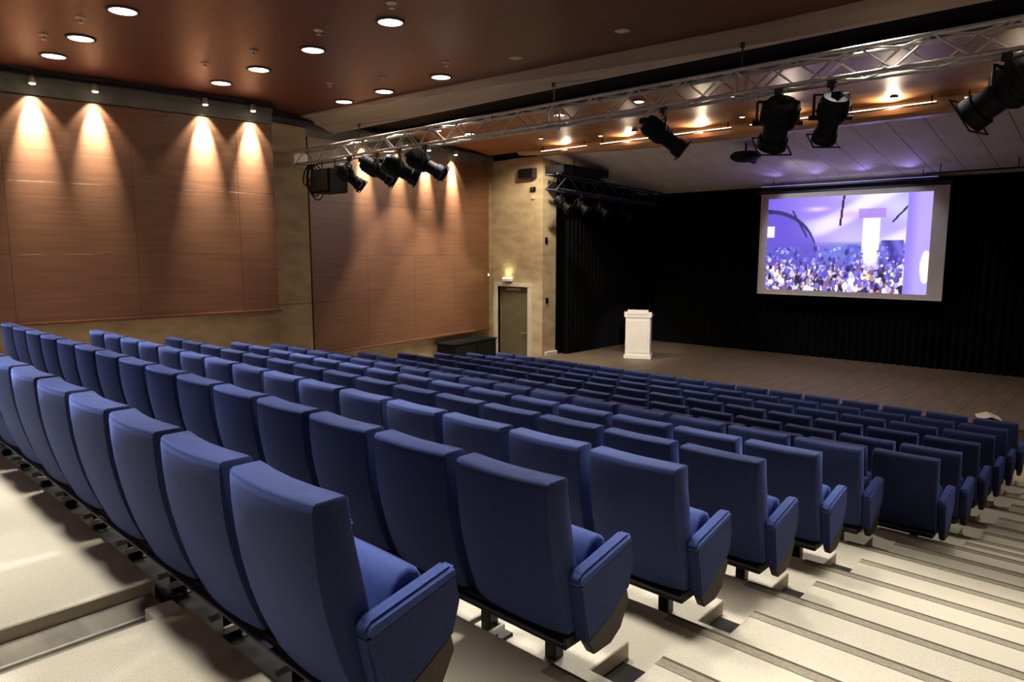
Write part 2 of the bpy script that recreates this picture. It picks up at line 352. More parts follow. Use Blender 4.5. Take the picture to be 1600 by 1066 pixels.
for k in range(12):
    xe = -2.035+.245 if k < 6 else -1.70+.245
    if k == 0: xe = -2.10+.245
    n = 13 if k == 0 else 15 if k < 5 else 16 if k == 5 else 17
    ROWS.append((k+1, ZT[k]+E, .95+PITCH_Y*k, xe, n))
ped_b = MB(); ped_b.box((-.03, .235, 0), (.03, .295, .22)); PED = ped_b.mesh('pedestal', 'black_metal', bevel=.006, seg=1)
pf = MB(); pf.box((-.06, .19, 0), (.06, .36, .014)); PFOOT = pf.mesh('foot_plate', 'black_metal', bevel=.003, seg=1)
br = MB(); br.box((-.085, .285, .055), (.065, .300, .085)); br.box((-.085, .20, .055), (-.07, .30, .085)); br.box((.05, .20, .055), (.065, .30, .085))
BRK = br.mesh('bracket', 'white_paint', bevel=.003, seg=1)
for (rn, z, y, xe, n) in ROWS:
    rowtxt = 'front row by the stage' if rn == 12 else ('back row by the landing' if rn == 1 else ORD[rn]+' row from the back')
    g = 'blue seats of the '+rowtxt
    for i in range(n):
        pos = 'at the stair aisle end' if i == 0 else ORD[i+1]+' from the stair aisle'
        t = thing('auditorium_chair', 'blue upholstered tip-up seat, %s, %s' % (pos, rowtxt), 'seat', (xe-i*SP, y, z), 0, g)
        place('backrest', BACK, t)
        sc_ = place('seat', CUSH, t); place('seat_shell', SHELL, sc_)
        ap = place('arm_panel', ARMP, t); place('armrest', ARM, ap)
        if i == 0: place('arm_foot', FOOT, ap)
        if i == n-1 and rn != 1:
            a2 = place('arm_panel', ARMP, t, (-SP, 0, 0)); place('armrest', ARM, a2)
    x0, x1 = xe-(n-1)*SP-.22, xe+.23
    t = thing('seat_beam', 'black steel beam and pedestals under the blue seats of the '+rowtxt, 'seat beam', (xe, y, z), 0, 'seat beams')
    MB().box((x0-xe, .125, .225), (x1-xe, .255, .285)).build('beam', 'black_metal', t, bevel=.008, seg=1)
    MB().box((x0-xe, .100, .262), (x1-xe, .122, .274)).build('rail', 'dark_aluminium', t, bevel=.003, seg=1)
    for i in range(n):
        xx = -(i*SP)-.34+.02 if i < n-1 else -(i*SP)
        p = place('pedestal', PED, t, (xx, 0, 0)); place('foot_plate', PFOOT, p)
        if rn <= 2: place('bracket', BRK, p)
    p = place('pedestal', PED, t, (.06, 0, 0)); place('foot_plate', PFOOT, p)

# ------------------------------------------------------------------ ceiling downlights
def disc(name, label, r, x, y, z, lit, group, col='lamp_white'):
    t = thing(name, label, 'light', (x, y, z), 0, group)
    MB().lathe([(r*.98, 0), (r*1.22, 0), (r*1.22, -.012), (r*1.0, -.02), (r*.98, -.012)], 28).build('rim', 'brass' if not lit else 'seat_brown', t, smooth=True)
    MB().lathe([(r, -.002), (r, -.012), (r*.6, -.018)], 28).build('diffuser', col if lit else 'lamp_off', t, smooth=True)
    return t
WARM = (1, .95, .87)
colsX = [[-10.73, -9.62, -8.22, -6.75, -5.25, -3.75, -2.25, -.6],
         [-10.59, -9.43, -8.04, -6.46, -5.0, -3.5, -2.0, -.5],
         [-10.36, -9.25, -7.9, -6.43, -4.77, -2.2, -.7],
         [-10.7, -9.5, -8.1, -6.7, -5.2, -3.7, -2.2],
         [-9.5, -8.1, -6.7, -5.2, -3.7, -2.2]]
rowY = [2.85, 4.98, 6.98, .95, -1.1]
rname = ['row over the third row of seats', 'row over the fifth row of seats', 'row along the concrete beam', 'row over the back row of seats', 'row over the back landing']
for r, (yy, cols) in enumerate(zip(rowY, colsX)):
    for i, xx in enumerate(cols):
        lit = not (r == 2 and i in (3, 4))
        lb = 'round ceiling downlight, %s from the wood wall, %s' % (ORD[i+1], rname[r])
        disc('ceiling_downlight', lb, .135 if lit else .075, xx, yy, E+CEIL, lit, 'ceiling downlights')
        if lit:
            spot('downlight_lamp', (xx, yy, E+CEIL-.03), (.27, -.24 if r == 3 else -.30, -1) if r < 4 else (.05, 0, -1), P_DOWN*((.15 if i >= 4 else .35 if i == 3 else .8) if r == 4 else .5 if (r == 3 and i >= 5) else .6 if xx > -1 else .8 if xx > -2.6 else 1), 58 if r < 4 else 52, .5, WARM, .18)
small = [(-8.8, 2.62), (-9.8, 2.52), (-8.63, 4.5), (-7.31, 4.61), (-9.65, 4.33), (-9.43, 6.11), (-8.53, 6.42), (-7.26, 6.51), (-5.99, 4.64)]
for i, (xx, yy) in enumerate(small):
    t = thing('ceiling_sprinkler', 'small pale ceiling fitting beside a downlight, ' + ['second row from the back, third downlight', 'second row from the back, second downlight', 'middle row, third downlight',
        'middle row, fourth downlight', 'middle row, second downlight', 'beam row, second downlight', 'beam row, third downlight', 'beam row, fourth downlight', 'top middle of the picture'][i], 'sprinkler', (xx, yy, E+CEIL), 0, 'small ceiling fittings')
    MB().lathe([(.055, 0), (.055, -.008), (.03, -.016), (.012, -.02), (.012, -.05)], 14).build('rosette', 'lamp_off', t, smooth=True)
    MB().lathe([(.026, -.05), (.03, -.056), (.004, -.06)], 12).build('deflector', 'steel', t, smooth=True)

# ------------------------------------------------------------------ wall washers
def washer(y, fx, zc, label, power, core=1.0):
    x = fx(y)+.15
    t = thing('wall_washer', label, 'spotlight', (x, y, zc+E), 0, 'wall washers over the wood panels')
    MB().box((-.12, -.012, .02), (.0, .012, .035)).build('arm', 'black_metal', t)
    MB().lathe([(.030, .05), (.042, .03), (.048, -.05), (.044, -.055)], 16).build('can', 'brass', t, smooth=True)
    MB().lathe([(.040, -.056), (.034, -.066), (.010, -.072)], 14).build('bulb', 'lamp_warm', t, smooth=True)
    spot('washer_lamp', (x-.01, y, zc+E-.085), (-.22, 0, -1), power*.5, 80, .5, (1, .92, .83), .02)
    spot('washer_beam', (x-.01, y, zc+E-.085), (-.28, 0, -1), power*11*core, 40, 1.0, (1, .92, .83), .02)
washer(2.79, w1x, 2.33, 'small lit spot above the wood wall, leftmost in the picture', P_WASH)
washer(3.54, w1x, 2.33, 'small lit spot above the wood wall, second from the left', P_WASH*.75)
washer(5.06, w1x, 2.35, 'small lit spot above the wood wall, third from the left', P_WASH, 1.2)
washer(5.82, w1x, 2.35, 'small lit spot above the wood wall, next to the concrete pier', P_WASH*.9)
washer(8.69, w2x, 2.28, 'small lit spot over the far wood wall, behind the truss', P_WASH)
washer(9.7, w2x, 2.28, 'small lit spot over the far wood wall, behind the black lanterns', P_WASH*.6)
washer(10.6, w2x, 2.31, 'small lit spot over the far wood wall, just right of the lanterns', P_WASH*.9)
washer(11.56, w2x, 2.32, 'small lit spot over the far wood wall, nearest the door', P_WASH*1.2)
washer(1.2, w1x, 2.33, 'small lit spot above the wood wall, over the back landing', P_WASH)

# ------------------------------------------------------------------ lighting truss
TY, TZ, S = 6.95, 1.675, .115
tx0, tx1 = -11.75, 1.4
tr = thing('lighting_truss', 'long aluminium lattice truss hanging across the hall with black lanterns', 'truss', (0, TY, TZ+E))
for sy in (-1, 1):
    for sz in (-1, 1):
        MB().tube((tx0, sy*S, sz*S), (tx1, sy*S, sz*S), .021, 10).build('chord', 'aluminium', tr, smooth=True)
stp = .29; nb = int((tx1-tx0)/stp)
def bar(p0, p1): return MB().tube(p0, p1, .010, 6).mesh('brace', 'aluminium', smooth=True)
mf = [bar((0, -S, -S), (stp, -S, S)), bar((0, -S, S), (stp, -S, -S))]
mk = [bar((0, S, -S), (stp, S, S)), bar((0, S, S), (stp, S, -S))]
ml = [bar((0, -S, -S), (stp, S, -S)), bar((0, S, -S), (stp, -S, -S))]
mu = [bar((0, -S, S), (stp, S, S)), bar((0, S, S), (stp, -S, S))]
for i in range(nb):
    xx = tx0+.02+i*stp
    for q, ms in enumerate((mf, mk, ml, mu)): place('brace', ms[(i+q) % 2], tr, (xx, 0, 0))
for xx in (-9.9, -5.76, -3.3, .4):
    yb_ = YBM-TY+.06; zb_ = ZBM-TZ
    hg = MB(); hg.tube((xx, 0, S), (xx, 0, .37), .010, 8); hg.box((xx-.018, -.018, .35), (xx+.018, .018, .40)); hg.tube((xx, 0, .39), (xx, yb_, zb_), .003, 6)
    hg.build('hanger', 'black_metal', tr, smooth=True)
    for sy in (-1, 1):
        MB().tube((xx, sy*S, -S-.05), (xx, sy*S, S), .016, 8).build('upright', 'aluminium', tr, smooth=True)
MB().box((tx0-.02, -S-.03, -S-.03), (tx0, S+.03, S+.03)).build('end_plate', 'aluminium', tr, bevel=.004, seg=1)

def lantern(x, y, zhang, aim, label, L=.62, R=.11, drop=.30, fat=False, cat='stage light', group='lanterns on the hall truss', bm='black_plastic'):
    t = thing('stage_lantern', label, cat, (x, y, zhang+E), 0, group)
    a = Vector(aim).normalized(); side = a.cross(Vector((0, 0, 1))).normalized(); up = side.cross(a)
    c = Vector((0, 0, -drop))
    # hook clamp
    k = MB(); k.tube((0, 0, -.06), (0, 0, .03), .016); k.box((-.035, -.03, -.005), (.035, .03, .055)); k.build('clamp', 'black_metal', t, bevel=.004, seg=1)
    # yoke
    hw = R*1.32
    y_ = MB()
    p0, p1 = side*hw+Vector((0, 0, -.06)), -side*hw+Vector((0, 0, -.06))
    y_.tube(p0, p1, .014); y_.tube(p0, c+side*hw, .014); y_.tube(p1, c-side*hw, .014); y_.build('yoke', 'black_metal', t, smooth=True)
    for s in (-1, 1):
        MB().tube(c+side*s*R*.9, c+side*s*(hw+.04), .022, 10).build('knob', 'black_plastic', t, smooth=True)
    # lamp house, barrel, lens
    hb = MB(); hb.lathe([(R*.55, -L*.46), (R*.95, -L*.44), (R*1.12, -L*.36), (R*1.15, -L*.02), (R*.92, L*.06)], 14, c, a)
    house = hb.build('lamp_house', bm, t, smooth=True)
    for q in range(4):
        MB().lathe([(R*1.20, -L*(.34-.075*q)), (R*1.20, -L*(.315-.075*q))], 14, c, a).build('cooling_fin', bm, house, smooth=True)
    MB().box((-.04, -.04, -.03), (.04, .04, .03)).build('cable_box', bm, house, loc=c-a*L*.48, bevel=.006, seg=1)
    bl = MB().lathe([(R*.80, L*.04), (R*.80, L*.30), (R*.95, L*.32), (R*.98, L*.50), (R*.90, L*.50), (R*.88, L*.44)], 16, c, a).build('barrel', bm, t, smooth=True)
    MB().lathe([(R*.86, L*.43), (R*.70, L*.455), (R*.2, L*.47)], 14, c, a).build('lens', 'glass', bl, smooth=True)
    g = MB(); u2 = side*R*1.05; v2 = up*R*1.05; cc = c+a*L*.5
    fr = []
    for d0, d1 in ((u2+v2, -u2+v2), (-u2+v2, -u2-v2), (-u2-v2, u2-v2), (u2-v2, u2+v2)): g.tube(cc+d0, cc+d1, .008, 6)
    g.build('filter_frame', 'black_metal', bl, smooth=True)
    return t, Vector((x, y, zhang+E))+c+a*L*.5
ZH = TZ-S-.021-.057
l1 = lantern(-4.12, TY-S, ZH, (.62, .55, -.62), 'black stage lantern on the truss, tilted right, left of the projector', L=.54, R=.10, drop=.24)
l2 = lantern(-2.86, TY-S, ZH, (-.42, .50, -.80), 'black stage lantern on the truss with finned back, above the projection screen', L=.50, R=.15, drop=.26)
l3 = lantern(-2.37, TY-S, ZH, (-.40, .48, -.82), 'narrower black stage lantern on the truss, third from the right edge lamp', L=.46, R=.115, drop=.27)
l3[0]['label'] = 'narrow black stage lantern just right of the finned lantern on the truss'
l4 = lantern(-1.05, TY-S, ZH, (-.80, .2, -.52), 'large black stage lantern at the right picture edge, aimed left', L=.58, R=.15, drop=.24)
lantern(-10.05, TY-S, ZH, (.60, .50, -.62), 'black stage lantern beside the black box at the left truss end', L=.52, R=.11, drop=.26)
lantern(-9.28, TY-S, ZH, (.60, .50, -.50), 'black stage lantern, second from the left truss end', L=.62, R=.115, drop=.22)
lantern(-8.72, TY-S, ZH, (.45, .75, -.42), 'black stage lantern on the truss between two long tilted ones', L=.60, R=.13, drop=.25)
lantern(-8.1, TY-S, ZH, (.68, .45, -.44), 'long black stage lantern, rightmost of the left truss cluster', L=.62, R=.12, drop=.22)
# box loudspeaker at the left truss end
t = thing('loudspeaker', 'black box loudspeaker hung at the left end of the truss', 'loudspeaker', (-10.85, TY, TZ-S+E-.36))
MB().box((-.30, -.19, -.20), (.30, .19, .20)).build('cabinet', 'black_plastic', t, bevel=.015)
MB().box((-.27, -.205, -.17), (.27, -.19, .17)).build('grille', 'black_metal', t, bevel=.004, seg=1)
for s in (-1, 1): MB().tube((s*.2, 0, .2), (s*.2, 0, .36), .012).build('suspension', 'black_metal', t, smooth=True)
t = thing('cable_coil', 'dark cables looped at the left end of the truss', 'cable', (-11.45, TY, TZ-S+E-.02))
cb = MB()
for j in range(5):
    r0 = .14+.025*j; prev = None
    for i in range(19):
        a = 2*math.pi*i/18; p = Vector((r0*math.sin(a)*.9+.04*j-.1, .04*math.cos(a+j)+.02*j, -r0*1.3*(1-math.cos(a))))
        if prev is not None: cb.tube(prev, p, .012, 6)
        prev = p
cb.build('cable', 'black_plastic', t, smooth=True)

# lamp of the profile lantern that lights the lectern
LECT = Vector((-9.43, 14.75, STZ+E+.012))
spot('lantern_lamp', l1[1]+Vector((0, .12, -.02)), LECT+Vector((0, 0, .6))-l1[1], P_PROFILE, 14, .6, (1, .94, .84), .05)

# ------------------------------------------------------------------ canopy lamps and added glow tubes
lamp = disc('canopy_downlight', 'lit round downlight in the wood canopy above the truss', .12, -5.39, 11.07, E+2.483, True, 'canopy downlights')
spot('canopy_lamp', (-5.39, 11.07, E+2.44), (0, .25, -1), P_CANOPY, 110, .5, (1, .84, .64), .1)
for i, (xx, yy) in enumerate([(-11.3, 9.85), (-11.1, 10.6)]):
    disc('canopy_downlight', 'lit round downlight in the wood canopy near the far wood wall, '+['nearer the beam', 'nearer the stage'][i], .10, xx, yy, E+2.484, True, 'canopy downlights')
    spot('canopy_lamp', (xx, yy, E+2.44), (-.12, .15*i, -1), P_DOWN*.9, 68, .3, WARM, .1)
for i, (xx, yy) in enumerate([(-8.4, 10.3), (-6.7, 10.3), (-3.6, 8.4), (-1.9, 8.5)]):  # added canopy and slot downlights to brighten the front rows
    lb = ['in the wood canopy behind the truss, left one', 'in the wood canopy behind the truss, right one', 'in the black slot behind the beam, left one', 'in the black slot behind the beam, right one'][i]
    disc('canopy_downlight', 'added lit round downlight '+lb, .10, xx, yy, E+(2.487 if i < 2 else 2.519), True, 'canopy downlights')
    spot('canopy_lamp', (xx, yy, E+2.44), (.22, -.25, -1) if i < 2 else (.05, .2, -1), P_DOWN*(.65 if i < 2 else .2), 66, .5, WARM, .1)
for i, (xx, yy) in enumerate([(-9.02, 12.45), (-8.21, 12.5), (-5.89, 12.5), (-3.4, 12.6), (-10.25, 11.94), (-2.0, 12.5)]):
    lb = ['above the lectern, left one', 'above the lectern, right one', 'between the tilted and the finned lantern', 'right of the narrow lantern', 'nearest the concrete proscenium', 'behind the large right lantern'][i]
    zc = 2.462 if yy < 12.3 else 2.447
    disc('canopy_spot', 'small warm spot in the wood canopy, '+lb, .05, xx, yy, E+zc-.012, True, 'small canopy spots', 'lamp_warm')
    spot('canopy_spot_lamp', (xx, yy, E+zc-.06), (0, .3, -1) if i != 4 else (-.5, .45, -1), P_CANOPY*(4.0 if i == 4 else 1), 100, .6, (1, .84, .64), .05)
for i, xx in enumerate([-10.3, -8.6, -6.9, -5.2, -3.5, -1.8]):  # strips added for the warm glow on the canopy wood
    lb = ['left end by the proscenium', 'above the lectern', 'left of the projector', 'right of the projector', 'right of the narrow lantern', 'right end'][i]
    t = thing('glow_lamp', 'added thin warm lamp strip in front of the canopy lip, '+lb, 'lamp strip', (xx, 12.78, E+2.315), 0, 'added glow lamps along the canopy lip')
    MB().box((-.68, -.03, -.03), (.68, .03, -.012)).build('tray', 'wood_ledge', t)
    MB().tube((-.66, 0, 0), (.66, 0, 0), .011, 10).build('tube', 'tube', t, smooth=True)
    for s in (-1, 1): MB().box((s*.6-.01, -.01, -.012), (s*.6+.01, .01, .11)).build('bracket', 'black_metal', t)
    spot('glow_light', (xx, 12.86, E+2.285), (0, -1, .22), P_GLOW*(2.2 if 2 <= i <= 4 else 1.0), 150, 1.0, (1, .80, .56), .03)

# ------------------------------------------------------------------ screen
SY = 17.3
sx0, sx1, sz0, sz1 = -7.56, -3.46, -1.055, 1.39
t = thing('projection_screen', 'large projection screen showing a purple-lit crowd in a hall', 'screen', (0, SY, E))
MB().box((sx0, 0, sz0), (sx1, .02, sz1)).build('screen_cloth', 'screen', t)
MB().box((sx0-.05, -.04, sz1), (sx1+.05, .1, sz1+.10)).build('screen_case', 'black_metal', t, bevel=.01, seg=1)
MB().tube((sx0, .01, sz0-.012), (sx1, .01, sz0-.012), .018).build('bottom_bar', 'white_paint', t, smooth=True)
px0, px1, pz0, pz1 = sx0+.20, sx1-.30, sz0+.10, sz1-.12
NX, NZ = 208, 124
def mix(a, b, f): f = max(0, min(1, f)); return tuple(a[i]+(b[i]-a[i])*f for i in range(3))
def sm(a, b, v): t_ = max(0, min(1, (v-a)/(b-a))); return t_*t_*(3-2*t_)
rr = random.Random(11)
blobs = []
for q in range(1150):
    bu, bv = rr.random()*.87, rr.random()*.47
    if bv > .27 and rr.random() < .62: continue
    low = sm(.42, .05, bv)
    if rr.random() < low:
        c_ = rr.choice([(250, 248, 255), (240, 236, 250), (255, 250, 235), (214, 206, 250), (70, 50, 96), (44, 30, 70), (196, 140, 138), (150, 96, 110), (232, 226, 170), (120, 100, 200), (36, 26, 52), (196, 180, 250), (90, 74, 150), (130, 110, 220)])
    else:
        c_ = rr.choice([(112, 100, 224), (146, 150, 246), (74, 64, 168), (206, 206, 255), (92, 80, 204), (60, 50, 140), (130, 120, 236), (160, 180, 246)])
    r_ = rr.uniform(.005, .014)*(1.25 if bv < .18 else .9)
    blobs.append((bu, bv, r_, r_*rr.uniform(1.2, 3.2), c_))
import colorsys
grid = {}
for b_ in blobs:
    for gx in range(int((b_[0]-.05)*20), int((b_[0]+.05)*20)+1): grid.setdefault(gx, []).append(b_)
def seg(u, v, u0, v0, u1, v1, wd):
    du, dv = u1-u0, v1-v0; t_ = max(0, min(1, ((u-u0)*du+(v-v0)*dv)/(du*du+dv*dv)))
    return math.hypot(u-u0-du*t_, (v-v0-dv*t_)*.6) < wd
def picture(u, v):
    c = mix((112, 92, 226), (206, 200, 250), sm(.05, .55, u))
    c = mix(c, (236, 232, 255), .6*math.exp(-((u-.45)/.22)**2-((v-.62)/.12)**2))
    wv = math.sin(9*v+5*u+2.2*math.sin(4*u+3*v))*.5+.5
    if v > .5:
        c = mix(c, (150, 122, 230), .7*wv*(1-abs(u-.4)))
        c = mix(c, (246, 240, 255), .85*sm(.55, 1.0, math.sin(11*v-3.5*u+1.6*math.sin(5*u))*.5+.5)*sm(.12, .4, u))
    c = mix(c, (255, 214, 226), .8*math.exp(-((u-.33)/.07)**2-((v-.87)/.025)**2))
    c = mix(c, (214, 150, 226), .6*math.exp(-((u-.55)/.10)**2-((v-.80)/.04)**2))
    if u < .34:                                            # shaded arch at left
        e = .36+.50*math.sqrt(max(0, 1-(u/.34)**2))
        if v < e: c = mix(c, (92, 72, 206), .75)
        if abs(v-e) < .022: c = mix(c, (34, 26, 84), .85)
    if seg(u, v, .17, .86, .27, .58, .006): c = (40, 32, 100)
    if v < .52: c = mix(c, (96, 86, 196), .75*sm(.56, .46, v))
    if v < .5 and .40 < u < .60: c = mix(c, (96, 130, 214), .5)
    if seg(u, v, .495, 1.0, .48, .70, .007): c = (16, 14, 40)
    if seg(u, v, .79, .72, .87, .87, .006): c = (24, 20, 60)
    if .62 < u < .72 and .24 < v < .76: c = mix((250, 250, 255), (196, 196, 255), sm(.5, .24, v))
    if .59 < u < .75 and .76 < v < .86: c = mix(c, (168, 130, 226), .8)
    if .73 < u < .86 and .24 < v < .54: c = mix((66, 54, 150), (120, 110, 220), .5+.5*math.sin(60*u+17*v))
    if .53 < u < .60 and .2 < v < .5: c = mix(c, (70, 90, 190), .6)
    if v < .47 and u < .87:
        c = mix(c, (92, 70, 150), .8*sm(.40, .15, v))
        for bu, bv, ru, rv, bc in grid.get(int(u*20), ()):
            if ((u-bu)/ru)**2+((v-bv)/rv)**2 < 1: c = bc
    if .63 < u < .71 and .20 < v < .60: c = mix(c, (246, 246, 255), sm(.20, .34, v))
    if u > .87:
        c = mix((150, 128, 250), (184, 166, 255), sm(.87, .95, u))
        if ((u-.985)/.03)**2+((v-.27)/.16)**2 < 1: c = (255, 246, 250)
    if u < .05 and .58 < v < .70: c = (240, 236, 255)
    return c
vs_, fs_, cs_ = [], [], []
for j in range(NZ+1):
    for i in range(NX+1):
        u, v = i/NX, j/NZ
        vs_.append((px0+(px1-px0)*u, -.004, pz0+(pz1-pz0)*v)); cs_.append(lin(*picture(u, v)))
for j in range(NZ):
    for i in range(NX):
        a = j*(NX+1)+i; fs_.append((a, a+1, a+NX+2, a+NX+1))
me = bpy.data.meshes.new('picture'); me.from_pydata(vs_, [], fs_)
at = me.color_attributes.new('picture', 'FLOAT_COLOR', 'POINT')
at.data.foreach_set('color', [c for col in cs_ for c in col])
pm_ = bpy.data.materials.new('picture'); pm_.use_nodes = True; nt = pm_.node_tree
ca = nt.nodes.new('ShaderNodeVertexColor'); ca.layer_name = 'picture'; bs = nt.nodes['Principled BSDF']
bs.inputs['Base Color'].default_value = (.05, .05, .05, 1); bs.inputs['Roughness'].default_value = .9
nt.links.new(ca.outputs[0], bs.inputs['Emission Color']); bs.inputs['Emission Strength'].default_value = 1.15
me.materials.append(pm_)
place('picture', me, t)

for xx in (sx0+.5, sx1-.5): MB().tube((xx, .03, sz1+.10), (xx, .03, 1.64), .01).build('hanger', 'black_metal', t, smooth=True)
# added violet batten over the screen, tinting the stage ceiling
lb_ = thing('added_batten', 'added thin black lamp batten glowing violet above the projection screen', 'lamp batten', (-5.5, 16.9, E+1.515))
MB().box((-1.9, -.03, -.025), (1.9, .03, .02)).build('housing', 'black_metal', lb_, bevel=.004, seg=1)
MB().box((-1.88, -.02, .02), (1.88, .02, .028)).build('light_strip', 'violet', lb_)
for xx in (-1.6, 1.6): MB().tube((xx, 0, .0), (xx, 0, .185), .008).build('hanger', 'black_metal', lb_, smooth=True)
for xx in (-1.4, -.5, .5, 1.4): spot('tint_lamp', (-5.5+xx, 16.86, E+1.52), (0, -1, .06), P_VIOLET, 92, 1.0, (.38, .28, 1), .05)
# projector under the stage ceiling
t = thing('projector', 'small black projector hanging under the stage ceiling', 'projector', (-6.44, 13.9, E+1.90))
MB().lathe([(.10, .11), (.24, .09), (.31, .03), (.30, -.03), (.20, -.09), (.06, -.11)], 24).build('housing', 'black_plastic', t, smooth=True)
ln = MB().lathe([(.075, .22), (.085, .30), (.07, .31), (.065, .27)], 18, (0, 0, -.01), (.15, 1, -.1)).build('lens_barrel', 'black_metal', t, smooth=True)
MB().lathe([(.06, .272), (.05, .29), (.01, .297)], 14, (0, 0, -.01), (.15, 1, -.1)).build('lens', 'glass', ln, smooth=True)
for s in (-1, 1): MB().lathe([(.035, 0), (.03, -.02), (.008, -.026)], 12, (s*.09+.05, -.10, -.065)).build('glint_disc', 'steel', t, smooth=True)  # bright steel discs put in as glints on the housing
MB().tube((0, 0, .10), (0, 0, .28), .022).build('mount', 'black_metal', t, smooth=True)
spot('projector_lamp', (-6.40, 14.25, E+1.86), (.75, 3.05, -1.65), P_PROJ, 66, .3, (.86, .84, 1), .04)

# ------------------------------------------------------------------ drapes
def drape(name, label, p0, p1, z0, z1, fold=.16, amp=.05, m='black_cloth', group='black stage drapes'):
    p0, p1 = Vector(p0), Vector(p1); L = (p1-p0).length; d = (p1-p0)/L; nrm = Vector((-d.y, d.x, 0))
    n = max(8, int(L/(fold/6))); levels = [0, .15, .5, .85, 1]
    vs, fs = [], []
    for k, h in enumerate(levels):
        for side in (0, 1):
            for i in range(n+1):
                s = L*i/n; a = amp*(1.0-.35*h)*math.sin(2*math.pi*s/fold+.8*math.sin(s*1.7))+.008*math.sin(5*s+3*h)
                q = p0.to_3d() if False else Vector((p0.x, p0.y, 0))+Vector((d.x, d.y, 0))*s+nrm*(a+(.012 if side else 0))
                vs.append((q.x, q.y, z0+E+(z1-z0)*h))
    W_ = n+1
    for k in range(len(levels)-1):
        for side in (0, 1):
            o0 = (k*2+side)*W_; o1 = ((k+1)*2+side)*W_
            for i in range(n): fs.append((o0+i, o0+i+1, o1+i+1, o1+i))
    mb = MB(); mb.add(vs, fs)
    return tag(mb.build(name, m, smooth=True), label, 'curtain', group)
zf = STZ+.016
drape('stage_drape', 'black pleated backdrop behind the projection screen', (-11.2, 17.85, 0), (1.7, 17.85, 0), zf, 1.50)
drape('stage_drape', 'black side drape along the stage left of the lectern', (-11.1, 13.9, 0), (-11.1, 17.7, 0), zf, 1.35)
drape('stage_drape', 'black leg drape at the right rear of the stage', (-.9, 16.2, 0), (1.6, 16.2, 0), zf, 1.70)
drape('stage_border', 'narrow black border cloth hanging above the projection screen', (-11.0, 17.55, 0), (1.6, 17.55, 0), 1.30, 1.56, fold=.3, amp=.015)
t = thing('curtain_rail', 'thin black curtain rail under the stage ceiling at right', 'rail', (0, 16.5, E+1.585))
MB().box((-3.75, -.025, -.03), (1.6, .025, .0)).build('track', 'black_metal', t)
for xx in (-3.5, -2.2, -.9, .4): MB().tube((xx, 0, 0), (xx, 0, .17), .01).build('hanger', 'black_metal', t, smooth=True)

# ------------------------------------------------------------------ stage side truss with lanterns
t = struss = thing('stage_truss', 'dark lattice truss with a flat box on top along the left side of the stage', 'truss', (-10.62, 0, E+1.60))
y0, y1, s2 = 12.75, 17.4, .17
for sx in (-1, 1):
    for sz in (-1, 1): MB().tube((sx*s2, y0, sz*s2), (sx*s2, y1, sz*s2-.18), .024, 8).build('chord', 'dark_aluminium', t, smooth=True)
st2 = .42
def bar2(p0, p1): return MB().tube(p0, p1, .012, 6).mesh('brace', 'dark_aluminium', smooth=True)
b2 = [[bar2((sx*s2, 0, -s2), (sx*s2, st2, s2)), bar2((sx*s2, 0, s2), (sx*s2, st2, -s2))] for sx in (-1, 1)]
b3 = [[bar2((-s2, 0, sz*s2), (s2, st2, sz*s2)), bar2((s2, 0, sz*s2), (-s2, st2, sz*s2))] for sz in (-1, 1)]
for i in range(int((y1-y0)/st2)):
    yy = y0+i*st2; zz = -.18*(yy-y0)/(y1-y0)
    for ms in b2+b3: place('brace', ms[i % 2], t, (0, yy, zz))
for yy in (13.6, 16.6): MB().tube((0, yy, .1), (0, yy, 2.24-1.60-.155*(yy-13.26)-.0), .012).build('hanger', 'black_metal', t, smooth=True)
for i, (yy, aim) in enumerate([(12.95, (.6, .3, -.6)), (13.7, (.75, .1, -.6)), (14.5, (.7, .2, -.6)), (15.6, (.7, .1, -.7))]):
    lantern(-10.62+s2, yy, 1.60-s2-.024-.057-.18*(yy-y0)/(y1-y0), aim, 'dark stage lantern under the stage side truss, %s from the proscenium' % ORD[i+1], L=.42, R=.11, drop=.24, group='lanterns on the stage truss')
bx_ = MB().box((-.28, -.9, 0), (.28, .9, .19)).build('dimmer_box', 'black_plastic', struss, (0, 13.75, .198), bevel=.012)
for s_ in (-1, 1): MB().box((-.29, s_*.6-.03, -.01), (.29, s_*.6+.03, .2)).build('strap', 'black_metal', bx_)

# ------------------------------------------------------------------ lectern
t = thing('lectern', 'white boxy lectern standing on the dark stage', 'lectern', LECT, math.radians(27))
MB().box((-.30, -.24, .08), (.30, .24, 1.02)).build('body', 'lectern', t, bevel=.008)
MB().box((-.33, -.27, 0), (.33, .27, .09)).build('plinth', 'lectern', t, bevel=.006)
MB().box((-.24, -.252, .15), (.24, -.24, .95)).build('front_panel', 'lectern', t, bevel=.004, seg=1)
tp = MB(); tp.prism([(-.26, 1.02), (.27, 1.02), (.27, 1.06), (-.26, 1.16)], -.33, .33, 'x'); tp.build('reading_desk', 'lectern', t, bevel=.006)
MB().box((-.25, -.275, 1.10), (.25, -.255, 1.21)).build('desk_screen', 'lectern', t, bevel=.004, seg=1)
mc = MB(); mc.tube((.24, .0, 1.1), (.27, -.06, 1.27), .006); mc.tube((.27, -.06, 1.27), (.27, -.02, 1.31), .011); mc.build('microphone', 'black_plastic', t, smooth=True)

